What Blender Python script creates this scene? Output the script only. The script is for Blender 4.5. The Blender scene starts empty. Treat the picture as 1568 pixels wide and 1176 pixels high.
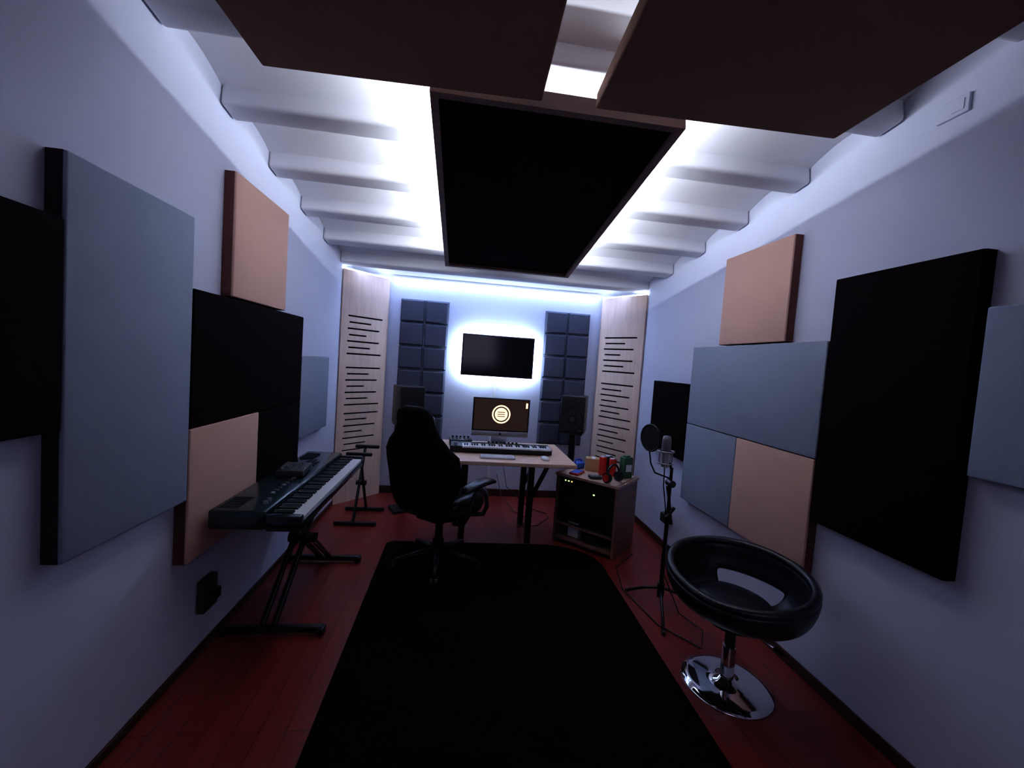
import bpy, bmesh, random
import numpy as np
from math import *
from mathutils import Vector, Matrix
random.seed(3)
D=bpy.data; SC=bpy.context.scene

# ---------------- materials ----------------
def mat(name,col,rough=.6,metal=0.,var=.0,scale=8.,bump=0.,bscale=60.,coat=0.,emit=None,estr=0.,spec=.5):
    m=D.materials.new(name);m.use_nodes=True;n=m.node_tree;b=n.nodes['Principled BSDF']
    b.inputs['Roughness'].default_value=rough;b.inputs['Metallic'].default_value=metal
    b.inputs['Specular IOR Level'].default_value=spec
    b.inputs['Coat Weight'].default_value=coat
    tc=n.nodes.new('ShaderNodeTexCoord')
    c=(*col,1)
    nz=n.nodes.new('ShaderNodeTexNoise');nz.inputs['Scale'].default_value=scale;nz.inputs['Detail'].default_value=4
    n.links.new(tc.outputs['Object'],nz.inputs['Vector'])
    mx=n.nodes.new('ShaderNodeMix');mx.data_type='RGBA'
    mx.inputs[6].default_value=tuple(x*(1-var) for x in col)+(1,)
    mx.inputs[7].default_value=tuple(min(1,x*(1+var)) for x in col)+(1,)
    n.links.new(nz.outputs['Fac'],mx.inputs[0]);n.links.new(mx.outputs[2],b.inputs['Base Color'])
    if bump>0:
        n2=n.nodes.new('ShaderNodeTexNoise');n2.inputs['Scale'].default_value=bscale;n2.inputs['Detail'].default_value=3
        n.links.new(tc.outputs['Object'],n2.inputs['Vector'])
        bp=n.nodes.new('ShaderNodeBump');bp.inputs['Strength'].default_value=bump;bp.inputs['Distance'].default_value=.01
        n.links.new(n2.outputs['Fac'],bp.inputs['Height']);n.links.new(bp.outputs['Normal'],b.inputs['Normal'])
    if emit:
        b.inputs['Emission Color'].default_value=(*emit,1);b.inputs['Emission Strength'].default_value=estr
    return m
def woodmat(name,c1,c2,rough=.5,scale=(1,12,1),coat=0.):
    m=D.materials.new(name);m.use_nodes=True;n=m.node_tree;b=n.nodes['Principled BSDF']
    b.inputs['Roughness'].default_value=rough;b.inputs['Coat Weight'].default_value=coat
    tc=n.nodes.new('ShaderNodeTexCoord');mp=n.nodes.new('ShaderNodeMapping');mp.inputs['Scale'].default_value=scale
    nz=n.nodes.new('ShaderNodeTexNoise');nz.inputs['Scale'].default_value=3;nz.inputs['Detail'].default_value=6
    cr=n.nodes.new('ShaderNodeValToRGB');cr.color_ramp.elements[0].color=(*c1,1);cr.color_ramp.elements[1].color=(*c2,1)
    cr.color_ramp.elements[0].position=.3;cr.color_ramp.elements[1].position=.7
    n.links.new(tc.outputs['Object'],mp.inputs[0]);n.links.new(mp.outputs[0],nz.inputs['Vector'])
    n.links.new(nz.outputs['Fac'],cr.inputs[0]);n.links.new(cr.outputs[0],b.inputs['Base Color'])
    return m
def floormat():
    m=D.materials.new('floor_red_wood');m.use_nodes=True;n=m.node_tree;b=n.nodes['Principled BSDF']
    b.inputs['Roughness'].default_value=.32
    tc=n.nodes.new('ShaderNodeTexCoord');mp=n.nodes.new('ShaderNodeMapping');mp.inputs['Rotation'].default_value=(0,0,pi/2)
    br=n.nodes.new('ShaderNodeTexBrick');br.inputs['Scale'].default_value=1
    br.inputs['Brick Width'].default_value=1.1;br.inputs['Row Height'].default_value=.1;br.inputs['Mortar Size'].default_value=.0015
    br.inputs['Color1'].default_value=(.23,.026,.018,1);br.inputs['Color2'].default_value=(.30,.042,.029,1);br.inputs['Mortar'].default_value=(.06,.008,.006,1)
    n.links.new(tc.outputs['Object'],mp.inputs[0]);n.links.new(mp.outputs[0],br.inputs[0])
    mp2=n.nodes.new('ShaderNodeMapping');mp2.inputs['Scale'].default_value=(14,1,1)
    nz=n.nodes.new('ShaderNodeTexNoise');nz.inputs['Scale'].default_value=4;nz.inputs['Detail'].default_value=6
    n.links.new(tc.outputs['Object'],mp2.inputs[0]);n.links.new(mp2.outputs[0],nz.inputs['Vector'])
    mx=n.nodes.new('ShaderNodeMix');mx.data_type='RGBA';mx.blend_type='MULTIPLY';mx.inputs[0].default_value=.5
    n.links.new(br.outputs['Color'],mx.inputs[6]);n.links.new(nz.outputs['Fac'],mx.inputs[7])
    n.links.new(mx.outputs[2],b.inputs['Base Color'])
    return m
WALL=mat('wall_paint',(.62,.635,.765),.75,var=.02,scale=1.5,bump=.05,bscale=25)
CEIL=mat('ceiling_paint',(.69,.68,.71),.8,var=.07,scale=3,bump=.14,bscale=14)
FLOOR=floormat()
BASEB=mat('baseboard_wood',(.05,.012,.010),.4,var=.15)
GREY=mat('fabric_grey_blue',(.25,.28,.355),.9,var=.04,scale=30,bump=.15,bscale=350,spec=.2)
PEACH=mat('fabric_peach',(.60,.375,.305),.9,var=.03,scale=30,bump=.15,bscale=350,spec=.2)
BLACKF=mat('fabric_black',(.006,.0028,.0045),.95,var=.1,scale=30,bump=.1,bscale=350,spec=.05)
SIDEG=mat('panel_edge_grey_shaded',(.03,.022,.03),.9,spec=.1)  # grey panel sides, shade away from the back LEDs put into the colour
SIDEP=mat('panel_edge_peach_shaded',(.13,.055,.048),.9,spec=.1)  # peach panel sides, darkened in colour to stand for shade
BROWNF=mat('fabric_brown',(.24,.135,.10),.95,var=.05,bump=.1,bscale=300,spec=.1)
FRAME=woodmat('frame_wood',(.16,.10,.085),(.24,.15,.13),.6)
FOAM=mat('foam_slate',(.075,.08,.115),.75,var=.05,bump=.1,bscale=200,spec=.3)
WOODL=woodmat('plywood_light',(.62,.44,.35),(.72,.53,.43),.55,(10,10,1.2))
DESKW=woodmat('desk_oak',(.72,.47,.35),(.82,.58,.44),.4,(1,9,9))
BLK=mat('black_plastic',(.012,.011,.014),.4,var=.1)
BLKM=mat('black_metal',(.012,.010,.012),.35,metal=.0,var=.1)
GLOSS=mat('black_gloss',(.006,.006,.008),.12)
LEATH=mat('black_leather',(.010,.010,.017),.34,bump=.12,bscale=120)
LEATHM=mat('chair_fabric_black',(.005,.004,.005),.75,spec=.1)
SILV=mat('brushed_silver',(.55,.55,.6),.35,metal=.9)
CHROME=mat('chrome',(.8,.8,.82),.06,metal=1.)
WHITE=mat('white_plastic',(.8,.8,.82),.35)
DGREY=mat('dark_grey_plastic',(.03,.03,.035),.5)
MGREY=mat('mid_grey',(.16,.16,.18),.5)
PIANO=mat('piano_body',(.012,.024,.029),.22,coat=.3)
RED=mat('red_plastic',(.6,.03,.02),.35)
BLUE=mat('blue_plastic',(.04,.12,.5),.5)
GREENP=mat('dark_green',(.03,.10,.05),.5)
CARD=mat('cardboard',(.5,.3,.16),.8)
RACKW=woodmat('rack_wood',(.15,.08,.06),(.24,.13,.10),.5,(2,2,8))
RACKT=woodmat('rack_top_wood',(.42,.27,.20),(.52,.35,.27),.5,(2,8,2))
RUG=mat('rug_black',(.008,.003,.004),.98,var=.3,scale=60,bump=.6,bscale=220,spec=.03)
SCREEN=mat('screen_dark',(.01,.01,.012),.15,emit=(.25,.14,.10),estr=.08)
LOGO=mat('screen_logo',(.5,.5,.5),.4,emit=(1,.70,.48),estr=1.2)
LOGOD=mat('screen_logo_dark',(.02,.02,.02),.4,emit=(.25,.10,.05),estr=.3)
LEDG=mat('led_green',(.1,.5,.1),.4,emit=(.5,1,.2),estr=4)
LEDR=mat('led_orange',(.5,.2,.1),.4,emit=(1,.4,.1),estr=4)
STRIP=mat('led_strip',(.9,.9,.9),.4,emit=(.62,.78,1),estr=15)

# ---------------- builder ----------------
class B:
    def __init__(s,xf=None): s.v=[];s.f=[];s.m=[];s.mats=[];s.xf=xf or Matrix();s.sm=[]
    def mi(s,m):
        if m not in s.mats:s.mats.append(m)
        return s.mats.index(m)
    def add(s,vs,fs,m,smooth=False,xf=None):
        o=len(s.v);T=s.xf@(xf or Matrix())
        s.v+=[T@Vector(v) for v in vs];i=s.mi(m)
        for f in fs: s.f.append([o+k for k in f]);s.m.append(i);s.sm.append(smooth)
    def box(s,c,d,m,rot=None,bev=0.):
        x,y,z=[k/2 for k in d]
        T=Matrix.Translation(c)@(rot.to_4x4() if rot else Matrix())
        if bev<=0:
            vs=[(a*x,b*y,e*z) for a in(-1,1) for b in(-1,1) for e in(-1,1)]
            s.add(vs,[(0,1,3,2),(4,6,7,5),(0,4,5,1),(2,3,7,6),(0,2,6,4),(1,5,7,3)],m,False,T)
        else:
            bm=bmesh.new();bmesh.ops.create_cube(bm,size=1)
            for v in bm.verts:v.co=Vector((v.co.x*2*x,v.co.y*2*y,v.co.z*2*z))
            bmesh.ops.bevel(bm,geom=bm.edges[:],offset=min(bev,min(x,y,z)*.95),segments=3,affect='EDGES',profile=.5)
            bm.verts.index_update()
            s.add([v.co.copy() for v in bm.verts],[[v.index for v in f.verts] for f in bm.faces],m,True,T);bm.free()
    def cyl(s,p1,p2,r,m,r2=None,n=20,cap=True):
        p1=Vector(p1);p2=Vector(p2);r2=r if r2 is None else r2
        q=(p2-p1).to_track_quat('Z','Y').to_matrix();L=(p2-p1).length
        vs=[];fs=[]
        for k in range(n):
            a=2*pi*k/n;vs.append(p1+q@Vector((r*cos(a),r*sin(a),0)));vs.append(p1+q@Vector((r2*cos(a),r2*sin(a),L)))
        for k in range(n):
            a=2*k;b=2*((k+1)%n);fs.append((a,b,b+1,a+1))
        s.add(vs,fs,m,True)
        if cap:
            s.add(vs,[[2*k for k in range(n)][::-1],[2*k+1 for k in range(n)]],m,False)
    def tube(s,path,r,m,n=10,closed=False):
        P=[Vector(p) for p in path];N=len(P);vs=[];fs=[];up=None
        for i,p in enumerate(P):
            if closed:t=(P[(i+1)%N]-P[i-1])
            else:t=(P[min(i+1,N-1)]-P[max(i-1,0)])
            t.normalize()
            if up is None: up=t.orthogonal().normalized()
            up=(up-t*up.dot(t)).normalized();w=t.cross(up)
            rr=r[i] if isinstance(r,(list,tuple)) else r
            for k in range(n):
                a=2*pi*k/n;vs.append(p+(up*cos(a)+w*sin(a))*rr)
        for i in range(N if closed else N-1):
            j=(i+1)%N
            for k in range(n):
                l=(k+1)%n;fs.append((i*n+k,i*n+l,j*n+l,j*n+k))
        if not closed:
            fs.append([k for k in range(n)][::-1]);fs.append([(N-1)*n+k for k in range(n)])
        s.add(vs,fs,m,True)
    def lathe(s,prof,m,n=40,c=(0,0,0)):
        vs=[];fs=[];N=len(prof)
        for k in range(n):
            a=2*pi*k/n
            for r,z in prof: vs.append((c[0]+r*cos(a),c[1]+r*sin(a),c[2]+z))
        for k in range(n):
            l=(k+1)%n
            for i in range(N-1): fs.append((k*N+i,l*N+i,l*N+i+1,k*N+i+1))
        s.add(vs,fs,m,True)
    def loft(s,rings,m,n=28,e=.6):
        vs=[];fs=[];N=len(rings)
        for c,ax,ay,u,v in rings:
            c=Vector(c);u=Vector(u);v=Vector(v)
            for k in range(n):
                a=2*pi*k/n;ca,sa=cos(a),sin(a)
                vs.append(c+u*(ax*copysign(abs(ca)**e,ca))+v*(ay*copysign(abs(sa)**e,sa)))
        for i in range(N-1):
            for k in range(n):
                l=(k+1)%n;fs.append((i*n+k,i*n+l,(i+1)*n+l,(i+1)*n+k))
        fs.append([k for k in range(n)][::-1]);fs.append([(N-1)*n+k for k in range(n)])
        s.add(vs,fs,m,True)
    def sph(s,c,r,m,sc=(1,1,1),n=20):
        vs=[];fs=[];h=n//2
        for i in range(h+1):
            t=pi*i/h
            for k in range(n):
                a=2*pi*k/n;vs.append((c[0]+r*sc[0]*sin(t)*cos(a),c[1]+r*sc[1]*sin(t)*sin(a),c[2]+r*sc[2]*cos(t)))
        for i in range(h):
            for k in range(n):
                l=(k+1)%n;fs.append((i*n+k,(i+1)*n+k,(i+1)*n+l,i*n+l))
        s.add(vs,fs,m,True)
    def make(s,name,bevel=0.,parent=None,fix=True,seg=2):
        me=D.meshes.new(name);
        ctr=Vector((sum(v.x for v in s.v),sum(v.y for v in s.v),sum(v.z for v in s.v)))/len(s.v)
        me.from_pydata([v-ctr for v in s.v],[],s.f)
        for m in s.mats: me.materials.append(m)
        for p,i,k in zip(me.polygons,s.m,s.sm): p.material_index=i;p.use_smooth=k
        me.update()
        if fix:
            bm=bmesh.new();bm.from_mesh(me);bmesh.ops.recalc_face_normals(bm,faces=bm.faces[:]);bm.to_mesh(me);bm.free()
        o=D.objects.new(name,me);o.location=ctr;SC.collection.objects.link(o)
        if bevel>0:
            md=o.modifiers.new('bevel','BEVEL');md.width=bevel;md.segments=seg;md.limit_method='ANGLE';md.angle_limit=.7
        if parent:o.parent=parent
        return o
def RZ(a): return Matrix.Rotation(a,3,'Z')
def XF(x,y,z=0,a=0): return Matrix.Translation((x,y,z))@Matrix.Rotation(a,4,'Z')

# ---------------- room ----------------
XL,XR,YB,YF=-1.19,1.85,4.6,-1.3
ZT=lambda y:2.62-.139*(y-2.16)      # underside of beams
b=B();b.box(((XL+XR)/2,(YB+YF)/2,-.05),(XR-XL+.2,YB-YF+.2,.1),FLOOR);fl=b.make('floor')
fl.data.transform(Matrix.Translation(fl.location));fl.location=(0,0,0)
def wallbox(name,x0,x1,y0,y1,z1=3.4):
    b=B();b.box(((x0+x1)/2,(y0+y1)/2,z1/2-.05),(x1-x0,y1-y0,z1+.1),WALL);return b.make(name)
wallbox('wall_left',XL-.1,XL,YF-.1,YB+.1);wallbox('wall_right',XR,XR+.1,YF-.1,YB+.1)
wallbox('wall_back',XL,XR,YB,YB+.1);wallbox('wall_front',XL,XR,YF-.1,YF)
b=B();BY=[4.08-.485*k for k in range(11)]
vs=[];fs=[];pts=[]
N=120
for i in range(N+1):
    y=YF-.1+(YB-YF+.2)*i/N
    ph=((y-4.14)/.485)%1.0
    pts.append((y,ZT(y)+.075+.045*sin(pi*ph)))
for y,z in pts: vs+= [(XL-.05,y,z),(XR+.05,y,z),(XL-.05,y,z+.15),(XR+.05,y,z+.15)]
for i in range(N):
    a=4*i;c=4*(i+1);fs+=[(a,a+1,c+1,c),(a+2,c+2,c+3,a+3)]
b.add(vs,fs,CEIL,True);b.make('ceiling')
for y in BY:
    if y<YF:continue
    b=B();ang=Matrix.Rotation(-atan(.139),3,'X')
    b.box(((XL+XR)/2,y+.06,ZT(y+.06)+.055),(XR-XL,.13,.11),CEIL,rot=ang,bev=.022);b.make('ceiling_beam')
b=B();b.box(((XL+XR)/2,YB-.008,.04),(XR-XL,.016,.08),BASEB);b.make('baseboard_back',.003)
b=B();b.box((XL+.006,(YB+YF)/2,.02),(.012,YB-YF,.04),BASEB);b.make('baseboard_left',.003)
b=B();b.box((XR-.006,(YB+YF)/2,.03),(.012,YB-YF,.06),BASEB);b.make('baseboard_right',.003)

# ---------------- wall panels ----------------
def panel(side,y0,y1,z0,z1,m,th=.056):
    x0=XL+.002 if side<0 else XR-.002-th
    g=.002
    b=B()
    sd={'fabric_grey_blue':SIDEG,'fabric_peach':SIDEP,'fabric_black':BLACKF}[m.name]  # side colour carries painted shade on grey and peach panels
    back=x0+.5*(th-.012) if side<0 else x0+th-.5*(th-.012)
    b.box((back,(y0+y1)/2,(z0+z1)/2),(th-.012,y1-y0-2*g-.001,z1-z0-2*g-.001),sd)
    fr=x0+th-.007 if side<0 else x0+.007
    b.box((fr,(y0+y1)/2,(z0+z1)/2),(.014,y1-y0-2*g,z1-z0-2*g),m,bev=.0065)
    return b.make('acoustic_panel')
panel(-1,.12,1.33,1.23,1.84,BLACKF)
panel(-1,1.33,1.895,.83,2.03,GREY)
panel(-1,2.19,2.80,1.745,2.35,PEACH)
panel(-1,1.90,3.11,1.14,1.74,BLACKF)
panel(-1,2.505,3.11,.54,1.14,BLACKF)
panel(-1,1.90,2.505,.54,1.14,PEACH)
panel(-1,3.11,3.72,.86,1.46,GREY)
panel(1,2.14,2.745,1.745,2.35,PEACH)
panel(1,1.855,3.06,1.14,1.74,GREY)
panel(1,2.46,3.06,.54,1.14,GREY)
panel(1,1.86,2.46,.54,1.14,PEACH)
panel(1,1.265,1.85,.83,2.04,BLACKF)
panel(1,.64,1.24,1.23,1.83,GREY)
panel(1,3.07,3.68,.83,1.45,BLACKF)

# ---------------- ceiling clouds ----------------
def cloud(name,cx,cy,cz,w,l,th,slope,fab,frm,fr=.03):
    T=Matrix.Translation((cx,cy,cz))@Matrix.Rotation(-atan(slope),4,'X')
    b=B(T)
    b.box((0,0,.012+th/2-.006),(w-2*fr,l-2*fr,th-.03),fab)
    for s in(-1,1):
        b.box((s*(w/2-fr/2),0,th/2),(fr,l,th),frm);b.box((0,s*(l/2-fr/2),th/2),(w-2*fr,fr,th),frm)
    for sx in(-1,1):
        for sy in(-1,1): b.cyl((sx*w*.3,sy*l*.42,th-.02),(sx*w*.3,sy*l*.42,th+.16),.003,BLKM,n=6)
    return b.make(name),T
CY0,CY1,CZ0,CZ1=1.63,3.43,2.51,2.26
cl=sqrt((CY1-CY0)**2+(CZ0-CZ1)**2);cs=(CZ0-CZ1)/(CY1-CY0)
_,TC=cloud('ceiling_cloud_panel',.325,(CY0+CY1)/2,(CZ0+CZ1)/2,1.02,cl,.07,cs,BLACKF,FRAME)
for cx,ye in((-.30,1.6),(.895,1.56)):
    b=B(XF(cx,ye-1.0,0,-.035));b.box((0,0,2.5+.03),(1.0 if cx<0 else .98,2.0,.06),BROWNF,bev=.008)
    for sx in (-.4,.4):
        for y in(-.7,.8): b.cyl((sx,y,2.55),(sx,y,2.72),.003,BLKM,n=6)
    b.make('ceiling_baffle_panel')

# ---------------- foam ----------------
def foam(x0,x1,z0,z1):
    b=B();w=(x1-x0)/2;h=(z1-z0)/6
    for i in range(2):
        for j in range(6):
            cx=x0+w*(i+.5);cz=z0+h*(j+.5);g=.004;W=w/2-g;H=h/2-g;t=.045
            ps=[(W,H,0),(W,H,.022),(W*.86,H*.86,t)]
            vs=[];fs=[]
            for a_,c_,d_ in ps:
                for sx,sz in((-1,-1),(1,-1),(1,1),(-1,1)): vs.append((cx+sx*a_,YB-.001-d_,cz+sz*c_))
            for l in range(2):
                for k in range(4):
                    k2=(k+1)%4;fs.append((l*4+k,l*4+k2,(l+1)*4+k2,(l+1)*4+k))
            fs.append((8,9,10,11));fs.append((3,2,1,0));b.add(vs,fs,FOAM)
    return b.make('acoustic_foam_tiles',.004)
foam(-.69,-.17,.62,2.13);foam(.89,1.41,.62,2.13)

# ---------------- slotted corner boards ----------------
def slotboard(p0,p1,name,flip):
    p0=Vector((*p0,0));p1=Vector((*p1,0));L=(p1-p0).length;ang=atan2(p1.y-p0.y,p1.x-p0.x)
    b=B(Matrix.Translation(p0)@Matrix.Rotation(ang,4,'Z'))
    th=.018;H=2.31;z=0.;sh=.016
    pat=[1,.62,.92,.5,.92,.62,1]
    slots=[]
    for g0 in (1.87,1.36,.90):
        for k,w in enumerate(pat): slots.append((g0-.062*k,w))
    slots.sort()
    for zc,w in slots:
        z0=zc-sh/2;b.box((L/2,th/2,(z+z0)/2),(L,th,z0-z),WOODL)
        sl=.74*L*w;a0=.13*L if not flip else L*.87-sl
        if not flip and w<.8: a0+=.03*L
        b.box((a0/2,th/2,zc),(a0,th,sh),WOODL);b.box(((a0+sl+L)/2,th/2,zc),(L-a0-sl,th,sh),WOODL)
        z=zc+sh/2
    b.box((L/2,th/2,(z+H)/2),(L,th,H-z),WOODL)
    b.box((L/2,th+.005,H/2),(L-.05,.008,H-.02),BLACKF)
    b.box((L/2,th/2,H+.007),(L-.01,.012,.010),STRIP)
    return b.make(name,fix=True)
slotboard((XL+.015,4.17),(-.81,YB-.035),'slotted_wood_diffuser',False)
slotboard((1.53,YB-.035),(XR-.02,4.07),'slotted_wood_diffuser',False)

# ---------------- TV ----------------
b=B();cx,cz=.385,1.578;W,H=.79,.45
b.box((cx,YB-.075,cz),(W,.035,H),BLK,bev=.006)
b.box((cx,YB-.0935,cz+.006),(W-.03,.003,H-.04),GLOSS)
b.box((cx,YB-.03,cz),(.3,.055,.25),DGREY)
b.box((cx,YB-.094,cz-H/2+.008),(.03,.004,.006),MGREY)
for (c,d) in (((cx,YB-.05,cz+H/2-.015),(W-.03,.008,.01)),((cx,YB-.05,cz-H/2+.015),(W-.03,.008,.01)),((cx-W/2+.015,YB-.05,cz),(.01,.008,H-.03)),((cx+W/2-.015,YB-.05,cz),(.01,.008,H-.03))):
    b.box(c,d,STRIP)
tv=b.make('wall_television')
b=B();b.box((.37,YB-.012,.71),(.035,.022,1.25),WHITE);b.make('cable_trunking',.004)
b=B();b.box(((-.79+1.51)/2,YB-.012,2.335),(2.28,.012,.012),STRIP);b.box(((-.79+1.51)/2,YB-.008,2.352),(2.28,.016,.022),WHITE);b.make('led_cove_strip')

# ---------------- rug ----------------
pts=[(-.5,.1),(1.12,.1),(1.15,2.0),(1.17,2.9)]
for k in range(9):
    a_=k/8*pi/2;pts.append((.72+.45*cos(a_),2.98+.36*sin(a_)))
pts+=[(-.46,3.36),(-.51,3.32)]
b=B();n=len(pts);b.add([(x,y,.001) for x,y in pts]+[(x,y,.014) for x,y in pts],[list(range(n))[::-1],[n+k for k in range(n)]]+[(k,(k+1)%n,n+(k+1)%n,n+k) for k in range(n)],RUG)
b.make('area_rug',.004)

# ---------------- desk ----------------
DX0,DX1,DY0,DY1=-.19,.95,3.12,3.93
b=B();b.box(((DX0+DX1)/2,(DY0+DY1)/2,.735),(DX1-DX0,DY1-DY0,.03),DESKW,bev=.004)
for x,s in ((DX0+.27,-1),(DX1-.31,1)):
    for y in(DY0+.28,DY1-.12):
        b.box((x,y,.36),(.05,.05,.72),BLKM)
        P1=Vector((x+s*.16,y,.715));P2=Vector((x+s*.01,y,.38))
        b.cyl(P1,P2,.02,BLKM,n=8)
    b.box((x,(DY0+DY1)/2+.05,.705),(.05,DY1-DY0-.3,.03),BLKM)
b.box(((DX0+DX1)/2,DY1-.12,.6),(DX1-DX0-.5,.03,.05),BLKM)
b.make('desk',.002)

# all-in-one computer
b=B(XF(.39,3.8,.751,0))
b.box((0,0,.275),(.528,.02,.315),BLK,bev=.004)
b.box((0,0,.10),(.528,.022,.05),SILV,bev=.003)
b.box((0,-.0105,.28),(.50,.002,.285),SCREEN)
n=48
def ring(r0,r1,m,yy,cz):
    vs=[];fs=[]
    for k in range(n):
        a_=2*pi*k/n;vs+=[(r0*cos(a_),yy,cz+r0*sin(a_)),(r1*cos(a_),yy,cz+r1*sin(a_))]
    for k in range(n): fs.append((2*k,2*k+1,(2*k+3)%(2*n),(2*k+2)%(2*n)))
    b.add(vs,fs,m)
ring(.072,.086,LOGO,-.0120,.285);ring(0.0001,.060,LOGO,-.0120,.285)
for dz in(-.02,0.0,.02): b.box((0,-.0125,.285+dz),(.07,.001,.007),LOGOD)
b.box((.236,-.0122,.375),(.018,.001,.05),LOGO)
b.box((0,-.012,.10),(.02,.001,.02),DGREY)
b.box((0,.06,.09),(.15,.006,.18),SILV,rot=Matrix.Rotation(.25,3,'X'))
b.box((0,.0,.005),(.19,.17,.008),SILV,bev=.003)
b.make('all_in_one_computer')

def keys(b,x0,x1,y0,y1,z,nw,kh=.012):
    w=(x1-x0)/nw
    for i in range(nw): b.box((x0+w*(i+.5),(y0+y1)/2,z),(w*.93,y1-y0,kh),WHITE)
    for i in range(nw-1):
        if i%7 in(0,1,3,4,5): b.box((x0+w*(i+1),y0+(y1-y0)*.69,z+kh*.9),(w*.55,(y1-y0)*.62,kh),BLK)
b=B(XF(.375,3.47,.751,0.0))
b.box((0,.03,.03),(.86,.2,.05),BLK,bev=.006)
keys(b,-.33,.42,-.09,.05,.052,36)
for k in range(8): b.cyl((-.1+.035*k,.1,.055),(-.1+.035*k,.1,.07),.009,DGREY,n=12)
for k in range(2): b.cyl((-.385,-.04+.06*k,.05),(-.385,-.04+.06*k,.062),.016,DGREY,n=12)
b.make('midi_keyboard')
b=B(XF(.03,3.72,.751,0.05))
b.box((0,0,.03),(.2,.13,.05),DGREY,bev=.005)
for i in range(5):
    b.cyl((-.07+.035*i,.03,.055),(-.07+.035*i,.03,.075),.009,BLK,n=12)
    b.box((-.07+.035*i,-.03,.06),(.012,.02,.015),MGREY)
b.make('mixing_controller',.001)
b=B(XF(.33,3.27,.751,.0));b.box((0,0,.006),(.28,.11,.01),SILV,bev=.002)
for r_ in range(5):
    for c_ in range(13): b.box((-.125+.0208*c_,-.04+.02*r_,.0125),(.017,.016,.004),WHITE)
b.make('computer_keyboard')
b=B(XF(.72,3.27,.751,.2))
b.loft([((0,0,.0),.028,.05,(1,0,0),(0,1,0)),((0,0,.008),.030,.054,(1,0,0),(0,1,0)),((0,0,.018),.026,.046,(1,0,0),(0,1,0)),((0,.0,.025),.014,.028,(1,0,0),(0,1,0))],WHITE,e=.85);b.box((0,.02,.022),(.004,.016,.006),SILV,bev=.001);b.make('computer_mouse')

# ---------------- speakers on stands ----------------
def speaker(x,y,ang,z0=.86):
    b=B(XF(x,y,0,ang))
    b.box((0,0,z0+.185),(.24,.25,.37),BLK,bev=.01)
    yf=-.126
    def disc(cz,r):
        b.cyl((0,yf+.002,cz),(0,yf-.006,cz),r*1.12,DGREY,n=32);b.cyl((0,yf-.004,cz),(0,yf-.008,cz),r,BLK,n=32)
        b.sph((0,yf-.006,cz),r*.35,DGREY,(1,.4,1))
    disc(z0+.13,.08);disc(z0+.29,.035)
    b.box((.09,yf-.001,z0+.03),(.03,.003,.006),MGREY)
    b.box((0,0,z0-.01),(.22,.24,.02),BLKM);b.box((0,.02,z0/2),(.06,.06,z0-.02),BLKM);b.box((0,.02,.012),(.22,.2,.024),BLKM)
    b.make('studio_monitor_speaker',.002)
speaker(-.49,4.08,.45);speaker(1.18,4.13,-.42)

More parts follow.
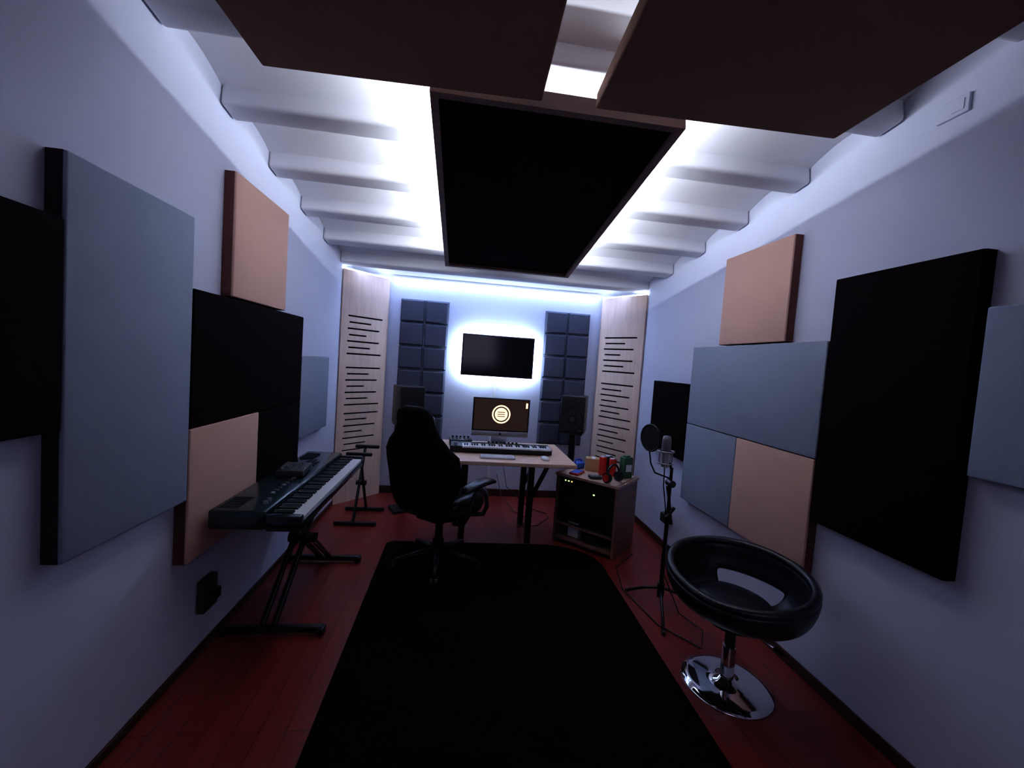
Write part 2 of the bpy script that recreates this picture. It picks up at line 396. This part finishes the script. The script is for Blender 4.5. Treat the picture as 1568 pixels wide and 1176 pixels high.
# ---------------- office chair ----------------
def chair(x,y,ang):
    b=B(XF(x,y,0.014,ang))   # faces +Y local
    X=(1,0,0)
    prof=[(.44,-.20,.21,.03),(.50,-.215,.245,.045),(.58,-.235,.26,.05),(.70,-.245,.275,.05),(.80,-.255,.290,.055),(.87,-.27,.285,.058),(.94,-.285,.245,.055),(1.00,-.30,.185,.05),(1.07,-.315,.152,.05),(1.12,-.33,.145,.048),(1.16,-.34,.12,.04),(1.18,-.345,.075,.02)]
    v=Vector((0,1,.25)).normalized()
    b.loft([((0,yy,z),w,d,X,v) for z,yy,w,d in prof],LEATHM,e=.78)
    for s in(-1,1):
        b.tube([(s*.16,-.17,.5),(s*.225,-.175,.62),(s*.24,-.18,.74),(s*.235,-.2,.84),(s*.17,-.235,.93)],[.03,.045,.05,.045,.02],LEATHM,n=12)
    b.box((0,-.255,1.06),(.20,.07,.12),LEATH,bev=.03);b.box((0,-.17,.62),(.26,.07,.15),LEATH,bev=.03)
    b.loft([((0,.03,.40),.20,.20,X,(0,1,0)),((0,.03,.415),.245,.245,X,(0,1,0)),((0,.03,.46),.26,.26,X,(0,1,0)),((0,.03,.495),.25,.255,X,(0,1,0)),((0,.02,.505),.2,.21,X,(0,1,0))],LEATH,e=.55)
    for s in(-1,1):
        b.tube([(s*.215,-.16,.5),(s*.22,0,.515),(s*.215,.15,.505),(s*.19,.25,.47)],[.035,.045,.045,.02],LEATH,n=12)
    b.box((0,0,.375),(.22,.26,.04),BLKM,bev=.008);b.cyl((0,0,.10),(0,0,.37),.028,BLKM);b.cyl((0,0,.06),(0,0,.2),.04,BLK)
    b.box((0,-.19,.43),(.1,.2,.03),BLKM,rot=Matrix.Rotation(-.4,3,'X'))
    for s in(-1,1):
        b.tube([(s*.2,.12,.385),(s*.28,.14,.40),(s*.315,.13,.47),(s*.32,.10,.57),(s*.32,.04,.64)],.016,SILV,n=10)
        b.tube([(s*.2,-.1,.385),(s*.28,-.11,.40),(s*.315,-.10,.47),(s*.32,-.06,.57),(s*.32,-.02,.64)],.016,BLK,n=10)
        b.loft([((s*.32,-.17,.64),.02,.008,X,(0,0,1)),((s*.32,-.14,.655),.04,.018,X,(0,0,1)),((s*.32,0,.665),.045,.02,X,(0,0,1)),((s*.32,.12,.66),.045,.02,X,(0,0,1)),((s*.31,.19,.64),.035,.015,X,(0,0,1)),((s*.31,.21,.63),.012,.006,X,(0,0,1))],LEATH,n=16)
    for k in range(5):
        a_=2*pi*k/5+.3;dx,dy=cos(a_),sin(a_)
        b.tube([(0,0,.10),(dx*.15,dy*.15,.095),(dx*.3,dy*.3,.07)],[.032,.024,.016],BLKM,n=8)
        for o in(-.016,.016):
            c=Vector((dx*.3-dy*o,dy*.3+dx*o,.03));ax=Vector((-dy,dx,0))*.009
            b.cyl(c-ax,c+ax,.03,BLK,n=18)
        b.cyl((dx*.3,dy*.3,.03),(dx*.3,dy*.3,.075),.01,BLKM,n=8)
    return b.make('office_chair')
chair(-.09,2.98,-radians(36))

# ---------------- tub chair ----------------
def tubchair(x,y,ang):
    b=B(XF(x,y,0,ang))
    nt,nr=72,16;SY=.86;ZC=.405
    def prof(th,t):
        bk=(1+cos(th))/2  # 1 at back
        R_=.305-.02*(1-bk)**2
        zr=.505+.115*bk**.8
        zc=ZC
        if t<.5:
            r_=R_*.66*(t/.5);z=zc+.01*(t/.5)**2
        else:
            k=(t-.5)/.5;r_=R_*(.66+.34*sin(k*pi/2));z=zc+.01+(zr-zc-.01)*(1-cos(k*pi/2))
        return r_,z
    me=D.meshes.new('t');bm=bmesh.new()
    def pt(k,i):
        th=2*pi*k/nt;r_,z=prof(th,i/nr);return (r_*sin(th),r_*cos(th)*SY,z)
    G=[[bm.verts.new(pt(k,i)) for i in range(1,nr+1)] for k in range(nt)]
    cv=bm.verts.new((0,0,ZC))
    for k in range(nt):
        l=(k+1)%nt;bm.faces.new((cv,G[k][0],G[l][0]))
        th=2*pi*(k+.5)/nt;thd=min(th,2*pi-th)
        for i in range(nr-1):
            if thd<radians(34) and i in(7,8,9,10): continue
            bm.faces.new((G[k][i],G[k][i+1],G[l][i+1],G[l][i]))
    bmesh.ops.recalc_face_normals(bm,faces=bm.faces[:]);bm.normal_update()
    up=sum(f.normal.z for f in bm.faces)
    if up<0: bmesh.ops.reverse_faces(bm,faces=bm.faces[:])
    bm.to_mesh(me);bm.free()
    o=D.objects.new('t',me);SC.collection.objects.link(o)
    md=o.modifiers.new('s','SOLIDIFY');md.thickness=.04;md.offset=-1
    md=o.modifiers.new('b','SUBSURF');md.levels=1
    dg=bpy.context.evaluated_depsgraph_get();dg.update();em=o.evaluated_get(dg).to_mesh()
    b.add([v.co.copy() for v in em.vertices],[list(p.vertices) for p in em.polygons],LEATH,True)
    D.objects.remove(o)
    rim=[];rr=[]
    for k in range(64):
        th=2*pi*k/64;r_,z=prof(th,1);rim.append(((r_+.016)*sin(th),(r_+.016)*cos(th)*SY,z+.002));rr.append(.021)
    b.tube(rim,rr,LEATH,n=12,closed=True)
    # seat cushion
    b.loft([((0,-.015,ZC+.005),.165,.145,(1,0,0),(0,1,0)),((0,-.015,ZC+.03),.18,.158,(1,0,0),(0,1,0)),((0,-.015,ZC+.048),.165,.142,(1,0,0),(0,1,0)),((0,-.015,ZC+.055),.10,.09,(1,0,0),(0,1,0))],LEATH,n=48,e=1.0)
    b.cyl((0,0,.325),(0,0,.37),.12,BLKM);b.cyl((0,0,.02),(0,0,.20),.032,CHROME);b.cyl((0,0,.19),(0,0,.34),.024,BLKM)
    b.lathe([(.0001,.045),(.034,.045),(.045,.03),(.10,.022),(.17,.016),(.205,.008),(.21,0),(.0001,0)],CHROME,n=64)
    b.tube([(.05,0,.33),(.12,-.02,.325),(.2,-.05,.32)],.006,CHROME,n=8);b.cyl((.2,-.05,.32),(.24,-.065,.32),.01,BLK)
    return b.make('swivel_tub_chair',fix=False)
tubchair(1.40,1.82,-radians(55))

# ---------------- microphone stand ----------------
b=B();cx,cy=1.375,2.47
b.cyl((cx,cy,.09),(cx,cy,.62),.013,BLKM,n=12);b.cyl((cx,cy,.6),(cx,cy,.92),.010,BLKM,n=12)
b.cyl((cx,cy,.07),(cx,cy,.16),.022,BLK,n=14);b.cyl((cx,cy,.58),(cx,cy,.64),.02,BLK,n=14)
for a_ in (radians(130),radians(248),radians(10)):
    L_=.30 if a_>4 else (.23 if a_>1 else .3)
    e=(cx+L_*cos(a_),cy+L_*sin(a_),.013);b.tube([(cx,cy,.13),(cx+.1*cos(a_),cy+.1*sin(a_),.09),e],.009,BLKM,n=8);b.sph(e,.013,BLK)
b.cyl((cx-.02,cy-.02,.60),(cx+.04,cy+.0,.66),.012,BLK)
b.tube([(cx+.03,cy,.55),(cx,cy,.72),(cx-.02,cy,.80)],.009,BLKM)
b.cyl((cx,cy-.03,.82),(cx,cy+.03,.82),.022,BLK)
b.tube([(cx,cy,.9),(cx-.02,cy-.01,.95),(cx-.05,cy-.02,.965)],.008,BLKM)
mx,my=cx-.06,cy-.02
for z,r_ in((.955,.05),(1.03,.05)):
    b.tube([(mx+r_*cos(t*pi/12),my+r_*sin(t*pi/12),z) for t in range(24)],.004,SILV,n=6,closed=True)
for k in range(4):
    a_=k*pi/2+.4;b.cyl((mx+.05*cos(a_),my+.05*sin(a_),.955),(mx+.05*cos(a_),my+.05*sin(a_),1.03),.004,SILV,n=6)
b.cyl((mx,my,.93),(mx,my,1.03),.026,SILV,n=24);b.lathe([(.026,1.03),(.028,1.04),(.028,1.10),(.022,1.125),(.0001,1.13)],MGREY,n=24,c=(mx,my,0))
pc=Vector((mx-.14,my-.06,1.12));nrm=Vector((.95,.3,0)).normalized();u=Vector((-.3,.95,0)).normalized();w=Vector((0,0,1))
b.tube([pc+u*.08*cos(t*pi/16)+w*.08*sin(t*pi/16) for t in range(32)],.006,BLK,n=8,closed=True)
b.cyl(pc-nrm*.002,pc+nrm*.002,.078,BLK,n=32)
b.tube([pc-w*.08,pc-w*.16+nrm*.02,pc-w*.22+nrm*.06,Vector((cx-.03,cy-.02,.86)),Vector((cx,cy,.84))],.005,BLK,n=8)
b.tube([(mx,my,.93),(mx+.02,my+.03,.8),(cx+.03,cy+.04,.5),(cx+.03,cy+.03,.2),(cx+.08,cy-.1,.02),(cx+.15,cy-.25,.006),(cx+.05,cy-.4,.006),(cx-.1,cy-.2,.006),(cx-.17,cy+.2,.006),(cx-.1,cy+.5,.006),(1.5,3.2,.006)],.004,BLK,n=6);b.make('microphone_stand')

# ---------------- rack cabinet ----------------
ra=atan2(-.39,.41)
RT=XF(.88,3.47,0,ra)
b=B(RT);W,Dp,H=.56,.44,.60
for x in(.011,W-.011): b.box((x,Dp/2,H/2),(.022,Dp,H),RACKW)
b.box((W/2,Dp/2,H-.011),(W+.02,Dp+.01,.022),RACKT);b.box((W/2,Dp/2,.04),(W-.044,Dp,.02),RACKW);b.box((W/2,Dp-.01,H/2),(W-.044,.01,H-.05),BLK)
b.box((W/2,Dp/2,.16),(W-.044,Dp-.02,.015),RACKW)
z=.572
for h,kd in((.06,0),(.09,1),(.09,3),(.13,2)):
    b.box((W/2,.20,z-h/2),(W-.05,.36,h-.004),BLK)
    for s in(.04,W-.04): b.cyl((s,.02,z-h/2),(s,.015,z-h/2),.005,SILV,n=8)
    if kd==0:
        for k in range(6): b.cyl((.2+.04*k,.02,z-h/2),(.2+.04*k,.008,z-h/2),.009,DGREY,n=12)
        for k in range(3): b.box((.08+.03*k,.018,z-h/2),(.012,.004,.008),LEDG if k<2 else LEDR)
    elif kd==1:
        b.box((.12,.019,z-h/2),(.09,.004,.03),GLOSS)
        for k in range(4): b.box((.30+.05*k,.018,z-h/2+.01),(.014,.004,.01),LEDG if k in(1,) else DGREY)
    elif kd==3:
        for k in range(2): b.cyl((.15+.25*k,.02,z-h/2),(.15+.25*k,.005,z-h/2),.022,DGREY,n=18)
    else:
        b.box((.28,.019,z-h/2),(.40,.004,.08),GLOSS)
    z-=h
b.box((.16,.1,.115),(.10,.06,.13),WHITE);b.box((.34,.14,.085),(.15,.2,.06),DGREY)
b.make('rack_cabinet',.0015)
def onrack(lx,ly,z=0.601): 
    v=RT@Vector((lx,ly,z));return v
b=B(Matrix.Translation(onrack(.48,.09,.601))@Matrix.Rotation(.5,4,'Z'))
b.tube([(.075*cos(t*pi/14),.01,.045+.10*sin(t*pi/14)) for t in range(15)],.009,BLK,n=8)
for s in(-1,1): b.cyl((s*.055,.01,.042),(s*.085,.01,.042),.04,BLK,n=24);b.cyl((s*.085,.01,.042),(s*.09,.01,.042),.03,RED,n=24)
b.make('headphones')
def can(lx,ly,r,h,m,name):
    v=onrack(lx,ly);b=B(Matrix.Translation(v));b.lathe([(.0001,0),(r*.9,0),(r,.006),(r,h-.01),(r*.88,h),(.0001,h)],m,n=24)
    b.lathe([(r*.86,h),(r*.86,h+.004),(.0001,h+.003)],SILV,n=24);b.make(name)
can(.31,.24,.032,.16,RED,'red_can');can(.385,.28,.032,.15,RED,'red_can');can(.31,.36,.038,.15,BLK,'black_canister')
v=onrack(.49,.32);b=B(Matrix.Translation(v)@Matrix.Rotation(.3,4,'Z'));b.box((0,0,.09),(.09,.07,.18),GREENP,bev=.008);b.box((0,-.036,.09),(.06,.002,.06),WHITE);b.box((0,0,.185),(.05,.03,.01),GREENP);b.make('storage_tin')
v=onrack(.18,.33);b=B(Matrix.Translation(v)@Matrix.Rotation(-.3,4,'Z'));b.box((0,0,.055),(.14,.1,.11),CARD,bev=.002);b.box((0,0,.1105),(.03,.1,.001),WHITE);b.make('cardboard_box')
v=onrack(.06,.28);b=B(Matrix.Translation(v)@Matrix.Rotation(.5,4,'Z'));b.box((0,0,.03),(.10,.07,.06),BLUE,bev=.015);b.tube([(-.05,0,.05),(-.03,.01,.08),(.02,0,.08),(.05,0,.05)],.008,BLUE);b.make('blue_pouch')
v=onrack(.14,.10);b=B(Matrix.Translation(v)@Matrix.Rotation(.9,4,'Z'));b.box((0,0,.009),(.15,.085,.016),RED,bev=.004);b.box((0,0,.0175),(.13,.07,.001),BLUE);b.make('mobile_phone')
v=onrack(.32,.08);b=B(Matrix.Translation(v));b.box((0,0,.012),(.1,.07,.022),DGREY,bev=.004);b.box((0,0,.024),(.07,.04,.002),MGREY);b.cyl((.03,0,.02),(.03,0,.032),.008,SILV,n=12);b.make('audio_interface_box')

# ---------------- digital piano ----------------
b=B()
px0,px1,py0,py1=-1.105,-.70,1.99,3.22;zt=.755
b.box((px0+.125,(py0+py1)/2,zt-.045),(.25,py1-py0,.09),PIANO,bev=.012)
b.box(((px0+.25+px1)/2,(py0+py1)/2,zt-.075),(px1-px0-.25,py1-py0,.04),PIANO,bev=.006)
for y in(py0+.02,py1-.02): b.box(((px0+.25+px1)/2,y,zt-.05),(px1-px0-.25,.04,.06),PIANO,bev=.006)
nw=52;ky0=py0+.05;ky1=py1-.05;w=(ky1-ky0)/nw
for i in range(nw): b.box((px1-.075,ky0+w*(i+.5),zt-.045),(.145,w*.93,.018),WHITE)
for i in range(nw-1):
    if i%7 in(0,1,3,4,5): b.box((px1-.105,ky0+w*(i+1),zt-.033),(.088,w*.55,.016),BLK)
for k in range(16): b.box((px0+.17,2.25+.045*k,zt+.002),(.018,.025,.006),DGREY if k%3 else MGREY)
b.box((px0+.13,2.9,zt+.001),(.05,.14,.004),GLOSS)
for k in range(2): b.cyl((px0+.2,2.1+.04*k,zt),(px0+.2,2.1+.04*k,zt+.012),.011,SILV,n=12)
for y0_ in(2.03,3.0):
    for k in range(9): b.box((px0+.07,y0_+.018*k,zt+.001),(.09,.005,.004),DGREY)
b.make('digital_piano')
b=B(XF(-.97,2.62,zt+.006,.1));b.box((0,0,.02),(.15,.2,.036),DGREY,bev=.005)
for i in range(4):
    for j in range(3): b.cyl((-.05+.04*j,-.07+.04*i,.036),(-.05+.04*j,-.07+.04*i,.05),.008,MGREY,n=10)
b.make('effects_unit')
# x stand
b=B()
zc=.66
for xx,ya,yb in ((-.96,2.24,3.0),(-.92,3.03,2.28)):
    b.cyl((xx,ya,.04),(xx,yb,zc-.03),.017,BLKM,n=10)
    b.cyl((xx+.06,ya,.04),(xx+.06,yb,zc-.03),.017,BLKM,n=10)
    b.box((-.90,ya,.03),(.50,.035,.035),BLKM,bev=.006);b.box((-.90,yb,zc-.015),(.36,.04,.03),BLKM,bev=.006)
    for xe in(-1.14,-.66): b.box((xe,ya,.02),(.04,.045,.04),BLK,bev=.006)
b.cyl((-.99,2.64,.35),(-.83,2.64,.35),.03,BLK)
b.make('keyboard_stand')
# second folding stand near the corner
b=B()
for xx,ya,yb in((-.86,3.68,4.02),(-.83,4.04,3.70)):
    b.cyl((xx,ya,.03),(xx,yb,.62),.013,BLKM,n=8);b.box((-.84,ya,.02),(.36,.03,.03),BLKM,bev=.005);b.box((-.84,yb,.63),(.22,.035,.03),BLKM,bev=.008)
b.cyl((-.89,3.86,.33),(-.80,3.86,.33),.022,BLK)
b.make('folding_stand')

# ---------------- wall fittings ----------------
b=B();b.box((XL+.02,2.13,.29),(.038,.11,.16),DGREY,bev=.006);b.box((XL+.042,2.10,.29),(.01,.045,.08),BLK,bev=.003);b.box((XL+.05,2.15,.28),(.03,.035,.05),BLK,bev=.003);b.make('power_outlet')
b=B();b.box((XR-.006,1.46,2.63),(.012,.11,.07),WALL,bev=.003);b.box((XR-.013,1.44,2.63),(.004,.04,.04),WALL);b.make('wall_switch_plate')
b=B();b.box((XR-.03,3.3,.28),(.05,.1,.08),DGREY,bev=.006);b.cyl((XR-.055,3.3,.28),(XR-.07,3.3,.28),.015,BLK);b.make('power_outlet')
b=B();b.tube([(.45,4.4,.3),(.5,4.3,.1),(.62,4.1,.008),(.75,3.9,.008),(.6,3.7,.008),(.80,3.75,.008),(.95,3.95,.008)],.004,BLK,n=6);b.tube([(.5,4.5,.5),(.55,4.3,.2),(.8,4.2,.01),(.95,4.05,.01)],.004,BLK,n=6)
b.make('floor_cables')

# ---------------- lights ----------------
BLU=(.38,.54,1.0);CW=(.80,.87,1.0)
cx,cz=.385,1.578
def stripx(name,x,y,z,dirv,L,axis,power,col,w=.015):
    l=D.lights.new(name,'AREA');l.shape='RECTANGLE';l.size=L;l.size_y=w;l.energy=power;l.color=col
    o=D.objects.new(name,l);SC.collection.objects.link(o);o.location=(x,y,z)
    xx=Vector(axis).normalized();zz=-Vector(dirv).normalized();zz=(zz-xx*zz.dot(xx)).normalized();yy=zz.cross(xx)
    o.rotation_euler=Matrix((xx,yy,zz)).transposed().to_euler();return o
TVC=(.52,.69,1)
stripx('tv_led_top',cx,YB-.055,cz+.215,(0,.7,.7),.75,(1,0,0),11,TVC)
stripx('tv_led_bottom',cx,YB-.055,cz-.215,(0,.7,-.7),.75,(1,0,0),11,TVC)
stripx('tv_led_left',cx-.385,YB-.055,cz,(-.7,.7,0),.42,(0,0,1),8,TVC)
stripx('tv_led_right',cx+.385,YB-.055,cz,(.7,.7,0),.42,(0,0,1),8,TVC)
stripx('cove_led',.36,YB-.03,2.325,(0,-.35,-1),2.25,(1,0,0),5,BLU)
stripx('cove_led_front',.33,4.26,2.36,(0,.6,-1),2.9,(1,0,0),6,BLU)
ex=Vector((0,1,-cs)).normalized()
mid=Vector((.325,(CY0+CY1)/2,(CZ0+CZ1)/2+.08))
for s in(-1,1):
    c=mid+Vector((s*.40,0,0))
    stripx('cloud_led_side',c.x,c.y,c.z,(s*.25,0,1),cl-.1,ex,36,CW)
stripx('cloud_led_near',.33,CY0+.12,CZ0+.08,(0,.45,1),.75,(1,0,0),6,CW)
l_=stripx('front_fill_light',.2,YF+.1,1.9,(.05,1,-.2),1.2,(1,0,0),4,(.72,.66,.92),w=1.0)  # added fill behind the camera for the near walls, no real source

w=D.worlds.new('world');w.use_nodes=True;w.node_tree.nodes['Background'].inputs[0].default_value=(.5,.45,.7,1);w.node_tree.nodes['Background'].inputs[1].default_value=.02;SC.world=w

# ---------------- camera ----------------
f,a,p,r=632.06,0.1235,0.0514,0.0701
R=Vector((cos(a),-sin(a),0));F=Vector((sin(a)*cos(p),cos(a)*cos(p),-sin(p)));U=Vector((sin(a)*sin(p),cos(a)*sin(p),cos(p)))
Rc=R*cos(r)+U*sin(r);Uc=U*cos(r)-R*sin(r)
cam=D.cameras.new('camera');co=D.objects.new('camera',cam);SC.collection.objects.link(co)
M=Matrix((Rc,Uc,-F)).transposed().to_4x4();M.translation=Vector((0,0,1.52));co.matrix_world=M
cam.sensor_fit='HORIZONTAL';cam.sensor_width=36;cam.lens=f/1568*36;cam.clip_start=.02
SC.camera=co
SC.view_settings.view_transform='Standard';SC.view_settings.exposure=0
try: SC.view_settings.look='Medium High Contrast'
except Exception as e: print('look',e)
